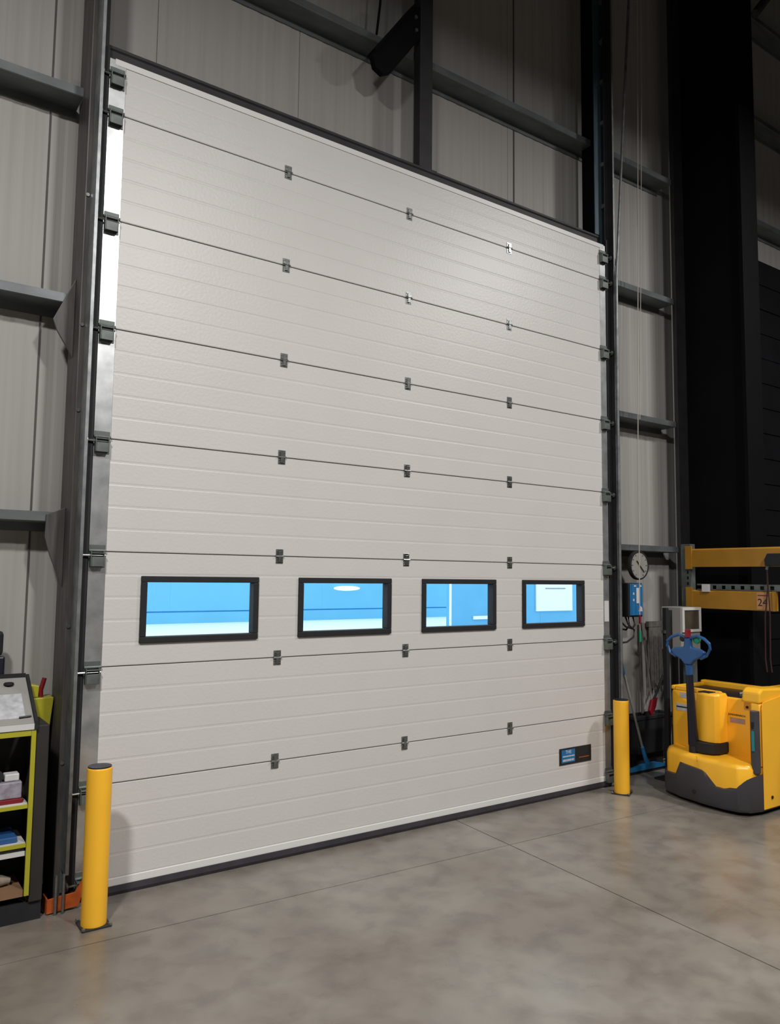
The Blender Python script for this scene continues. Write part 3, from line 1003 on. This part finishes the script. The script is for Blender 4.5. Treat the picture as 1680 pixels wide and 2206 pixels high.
hp_ = [(-0.025, 1.03), (0.025, 1.03), (0.055, 1.065), (0.125, 1.10), (0.145, 1.135), (0.10, 1.155), (0.03, 1.165), (0.022, 1.235), (-0.022, 1.235), (-0.03, 1.165), (-0.11, 1.155), (-0.145, 1.13), (-0.115, 1.095), (-0.055, 1.065)]
MB().prism([hd(a, z) for a, z in hp_], 3.170, 3.215, 'x').build('tiller_head', m_blue, t, 0.010)
thead = [o for o in t.children if o.name == 'tiller_head'][0]
for s_ in (-1, 1):
    pts = [(3.19, *hd(s_ * a, z)) for a, z in ((0.105, 1.085), (0.155, 1.11), (0.185, 1.16), (0.182, 1.20), (0.14, 1.235), (0.08, 1.255), (0.02, 1.235))]
    MB().tube(pts, 0.0125, 8).build('hand_loop', m_blue, thead, 0, True)
MB().box(3.16, 3.20, -0.66, -0.628, 1.236, 1.30).build('emergency_button', m_red, thead, 0.006)
MB().lathe([(0.012, 0.0), (0.030, 0.006), (0.034, 0.02), (0.024, 0.036), (0.01, 0.04)], (3.20, -0.695, 1.225), 16, 'x').build('thumb_wheel', m_green, thead, 0, True)
MB().lathe([(0.02, 0.0), (0.024, 0.01), (0.02, 0.024)], (3.18, -0.59, 1.225), 12, 'x').build('thumb_wheel', m_rub, thead, 0, True)
# forks and wheels
for y in (-0.59, -0.93):
    MB().prism([(3.92, 0.05), (4.98, 0.05), (5.05, 0.06), (5.05, 0.075), (4.9, 0.10), (3.92, 0.10)], y - 0.075, y + 0.075, 'y').build('fork', m_grey, t, 0.004)
    MB().lathe([(0.028, -0.04), (0.028, 0.04)], (4.75, y, 0.0281), 16, 'y').build('load_roller', m_rub, t)
MB().lathe([(0.045, -0.04), (0.045, 0.04)], (3.45, -0.70, 0.0451), 20, 'y').build('drive_wheel', m_rub, t)

# ------------------------------------------------------------------ workstation left of the door
t = thing('sloped_desk', (-1.7, 0.03, 0), 'dark desk with yellow edged shelves and sloping pale top, left', 'desk')
X0, X1 = -2.25, -1.352
MB().prism([(-0.115, 0.925), (-0.115, 0.948), (0.165, 1.135), (0.165, 1.115)], X0, X1 - 0.012, 'x').build('desk_top', m_lgrey, t, 0.002)
MB().box(X0, X1 - 0.012, -0.118, -0.1155, 0.915, 0.943).build('front_lip', m_white, t)
MB().prism([(-0.12, 0.915), (-0.12, 0.955), (0.17, 1.15), (0.17, 1.115)], X1 - 0.011, X1 + 0.004, 'x').build('side_edge', m_rub, t)
MB().box(X0, X1 - 0.012, 0.166, 0.18, 1.09, 1.155).build('back_edge', m_rub, t)
MB().box(-1.351, -1.29, -0.10, 0.15, 0.09, 0.93).build('side_panel', m_drawer, t, 0.006)
MB().box(X0, -1.29, -0.085, 0.14, 0.0, 0.089).build('plinth', m_rub, t)
MB().box(X0, -1.352, 0.135, 0.15, 0.09, 0.92).build('back_panel', m_drawer, t)
MB().box(X0, X0 + 0.02, -0.10, 0.134, 0.09, 0.92).build('side_panel', m_navy, t)
MB().box(-1.374, -1.353, -0.112, -0.101, 0.13, 0.912).build('edge_strip', m_lime, t)
MB().box(X0, -1.375, -0.112, -0.101, 0.885, 0.912).build('edge_strip', m_lime, t)
for z, m_, h in ((0.548, m_white, 0.016), (0.365, m_white, 0.012), (0.315, m_white, 0.022), (0.125, m_brown, 0.03)):
    MB().box(X0 + 0.021, -1.376, -0.098, 0.134, z, z + h).build('shelf', m_, t)
for z in (0.545, 0.362):
    MB().box(X0, -1.376, -0.110, -0.099, z - 0.004, z + 0.013).build('edge_strip', m_lime, t)
t2 = thing('clear_crate', (-1.55, 0, 0.564), 'clear crate with red rim on the middle desk shelf', 'crate')
MB().box(-1.74, -1.395, -0.085, 0.10, 0.565, 0.585).build('red_base', m_red, t2, 0.002)
MB().box(-1.735, -1.40, -0.08, 0.095, 0.586, 0.665).build('tub', m_clear, t2, 0.006)
t2 = thing('tape_dispenser', (-1.45, 0, 0.666), 'white and black tape dispenser on top of the clear crate', 'dispenser')
MB().box(-1.475, -1.41, -0.06, 0.0, 0.666, 0.70).build('case', m_white, t2, 0.005)
MB().lathe([(0.010, -0.028), (0.026, -0.026), (0.026, 0.0), (0.010, 0.004)], (-1.505, -0.03, 0.693), 20, 'y').build('reel', m_rub, t2, 0, True)
t2 = box('blue_tray', m_blue, -1.80, -1.41, -0.08, 0.10, 0.378, 0.405, None, 0.004)
tag(t2, 'flat blue tray on the desk shelf with the lower yellow edge', 'tray')
t2 = MB().tube([(-1.66, -0.02, 0.185), (-1.55, -0.01, 0.195), (-1.46, 0.0, 0.185), (-1.42, 0.0, 0.178)], [0.02, 0.028, 0.026, 0.014], 10).build('rolled_cloth', m_beige, None, 0, True)
tag(t2, 'beige rolled cloth on the lowest brown shelf of the desk', 'cloth')
t2 = MB().prism([(-0.085, 0.9685), (0.06, 1.0655), (0.06, 1.0675), (-0.085, 0.9705)], -1.62, -1.40, 'x').build('paper_sheet', m_paper)
tag(t2, 'printed sheet lying on the sloping desk top', 'paper')
t2 = MB().lathe([(0.024, 0.0), (0.024, 0.008), (0.018, 0.012)], (-1.45, 0.12, 1.107), 20).build('round_cap', m_rub, None, 0, True)
tag(t2, 'black round cap near the back of the desk top', 'cap')
t2 = MB().tube([(-1.43, -0.09, 0.974), (-1.375, -0.085, 0.976)], 0.005, 6).build('pen', m_navy)
tag(t2, 'dark pen at the front right corner of the desk top', 'pen')
t2 = thing('file_box', (-1.55, 0.22, 0), 'dark blue upright box behind the desk, at its back edge', 'box')
MB().box(-1.64, -1.462, 0.185, 0.25, 1.12, 1.245).build('body', m_navy, t2, 0.01)
MB().box(-1.64, -1.472, 0.187, 0.248, 1.246, 1.375).build('lid', m_rub, t2, 0.02)
MB().box(-1.63, -1.475, 0.19, 0.245, 0.0, 1.119).build('stand', m_rub, t2)

t2 = thing('spray_drum', (-1.31, 0.25, 0), 'lime yellow container with red lever between desk and left column', 'container')
mb = MB()
mb.add([(x, y, z_) for (z_, w0, w1) in ((0.76, -1.275, -1.235), (1.00, -1.325, -1.212), (1.015, -1.325, -1.212)) for (x, y) in ((w0, 0.215), (w1, 0.215), (w1, 0.34), (w0, 0.34))],
       [(3, 2, 1, 0), (0, 1, 5, 4), (1, 2, 6, 5), (2, 3, 7, 6), (3, 0, 4, 7), (4, 5, 9, 8), (5, 6, 10, 9), (6, 7, 11, 10), (7, 4, 8, 11), (8, 9, 10, 11)])
mb.build('body', m_lime, t2, 0.004)
MB().prism([(-1.345, 1.09), (-1.28, 1.075), (-1.285, 1.016), (-1.32, 1.016)], 0.24, 0.33, 'y').build('spout', m_lime, t2, 0.004)
MB().tube([(-1.268, 0.25, 1.012), (-1.272, 0.25, 1.05), (-1.255, 0.25, 1.115)], [0.011, 0.013, 0.012], 8).build('lever', m_red, t2, 0, True)
MB().box(-1.275, -1.235, 0.23, 0.33, 0.0, 0.759).build('stand', m_rub, t2)

# ------------------------------------------------------------------ yard outside, seen through the door windows
o = box('yard_ground', m_ground, -30, 60, 0.47, 60, -0.25, 0.0)
o['kind'] = 'structure'
b = thing('blue_warehouse', (15, 22.5, 0), 'pale blue clad building across the yard, seen through the left door windows', 'building')
xk = -8.0
while xk < 34:
    MB().box(xk + 0.001, xk + 2.999, 22.0, 22.6, 0.43, 3.2).build('cladding_panel', m_clad, b)
    xk += 3.0
MB().box(-8, 34, 22.05, 22.6, 0.38, 0.43).build('blue_band', m_band, b)
MB().box(-8, 34, 22.0, 22.6, 0.0, 0.38).build('plinth', m_clad, b)
MB().box(-8.1, 34.1, 21.9, 22.7, 3.2, 3.35).build('roof_edge', m_white, b)
o = MB().lathe([(0.6, -0.02), (0.56, -0.12), (0.3, -0.16)], (0, 0, 0), 32, 'y').build('white_oval', m_glow, b, 0, True)  # white oval reflection in the pane, built as an added glowing disc
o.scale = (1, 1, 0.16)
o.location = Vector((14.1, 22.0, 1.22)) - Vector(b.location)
b = thing('blue_loading_block', (18.5, 15.1, 0), 'nearer blue block with white hatch, seen through the right door windows', 'building')
xk = 13.70
while xk < 25:
    MB().box(xk + 0.003, xk + 1.997, 15.0, 15.25, 0.02, 3.4).build('cladding_panel', m_clad2, b)
    xk += 2.0
MB().box(13.62, 13.69, 14.97, 15.0, 0.0, 3.4).build('corner_post', m_out, b)
MB().box(17.46, 19.27, 14.94, 14.99, 0.56, 1.62).build('white_hatch', m_out, b)
MB().box(17.9, 18.9, 14.92, 14.939, 1.33, 1.36).build('hatch_handle', m_galv, b)
MB().box(14.60, 15.25, 14.94, 14.99, 0.34, 0.45).build('white_plate', m_out, b)
MB().box(13.6, 25.8, 14.95, 15.3, 3.41, 3.5).build('roof_edge', m_white, b)
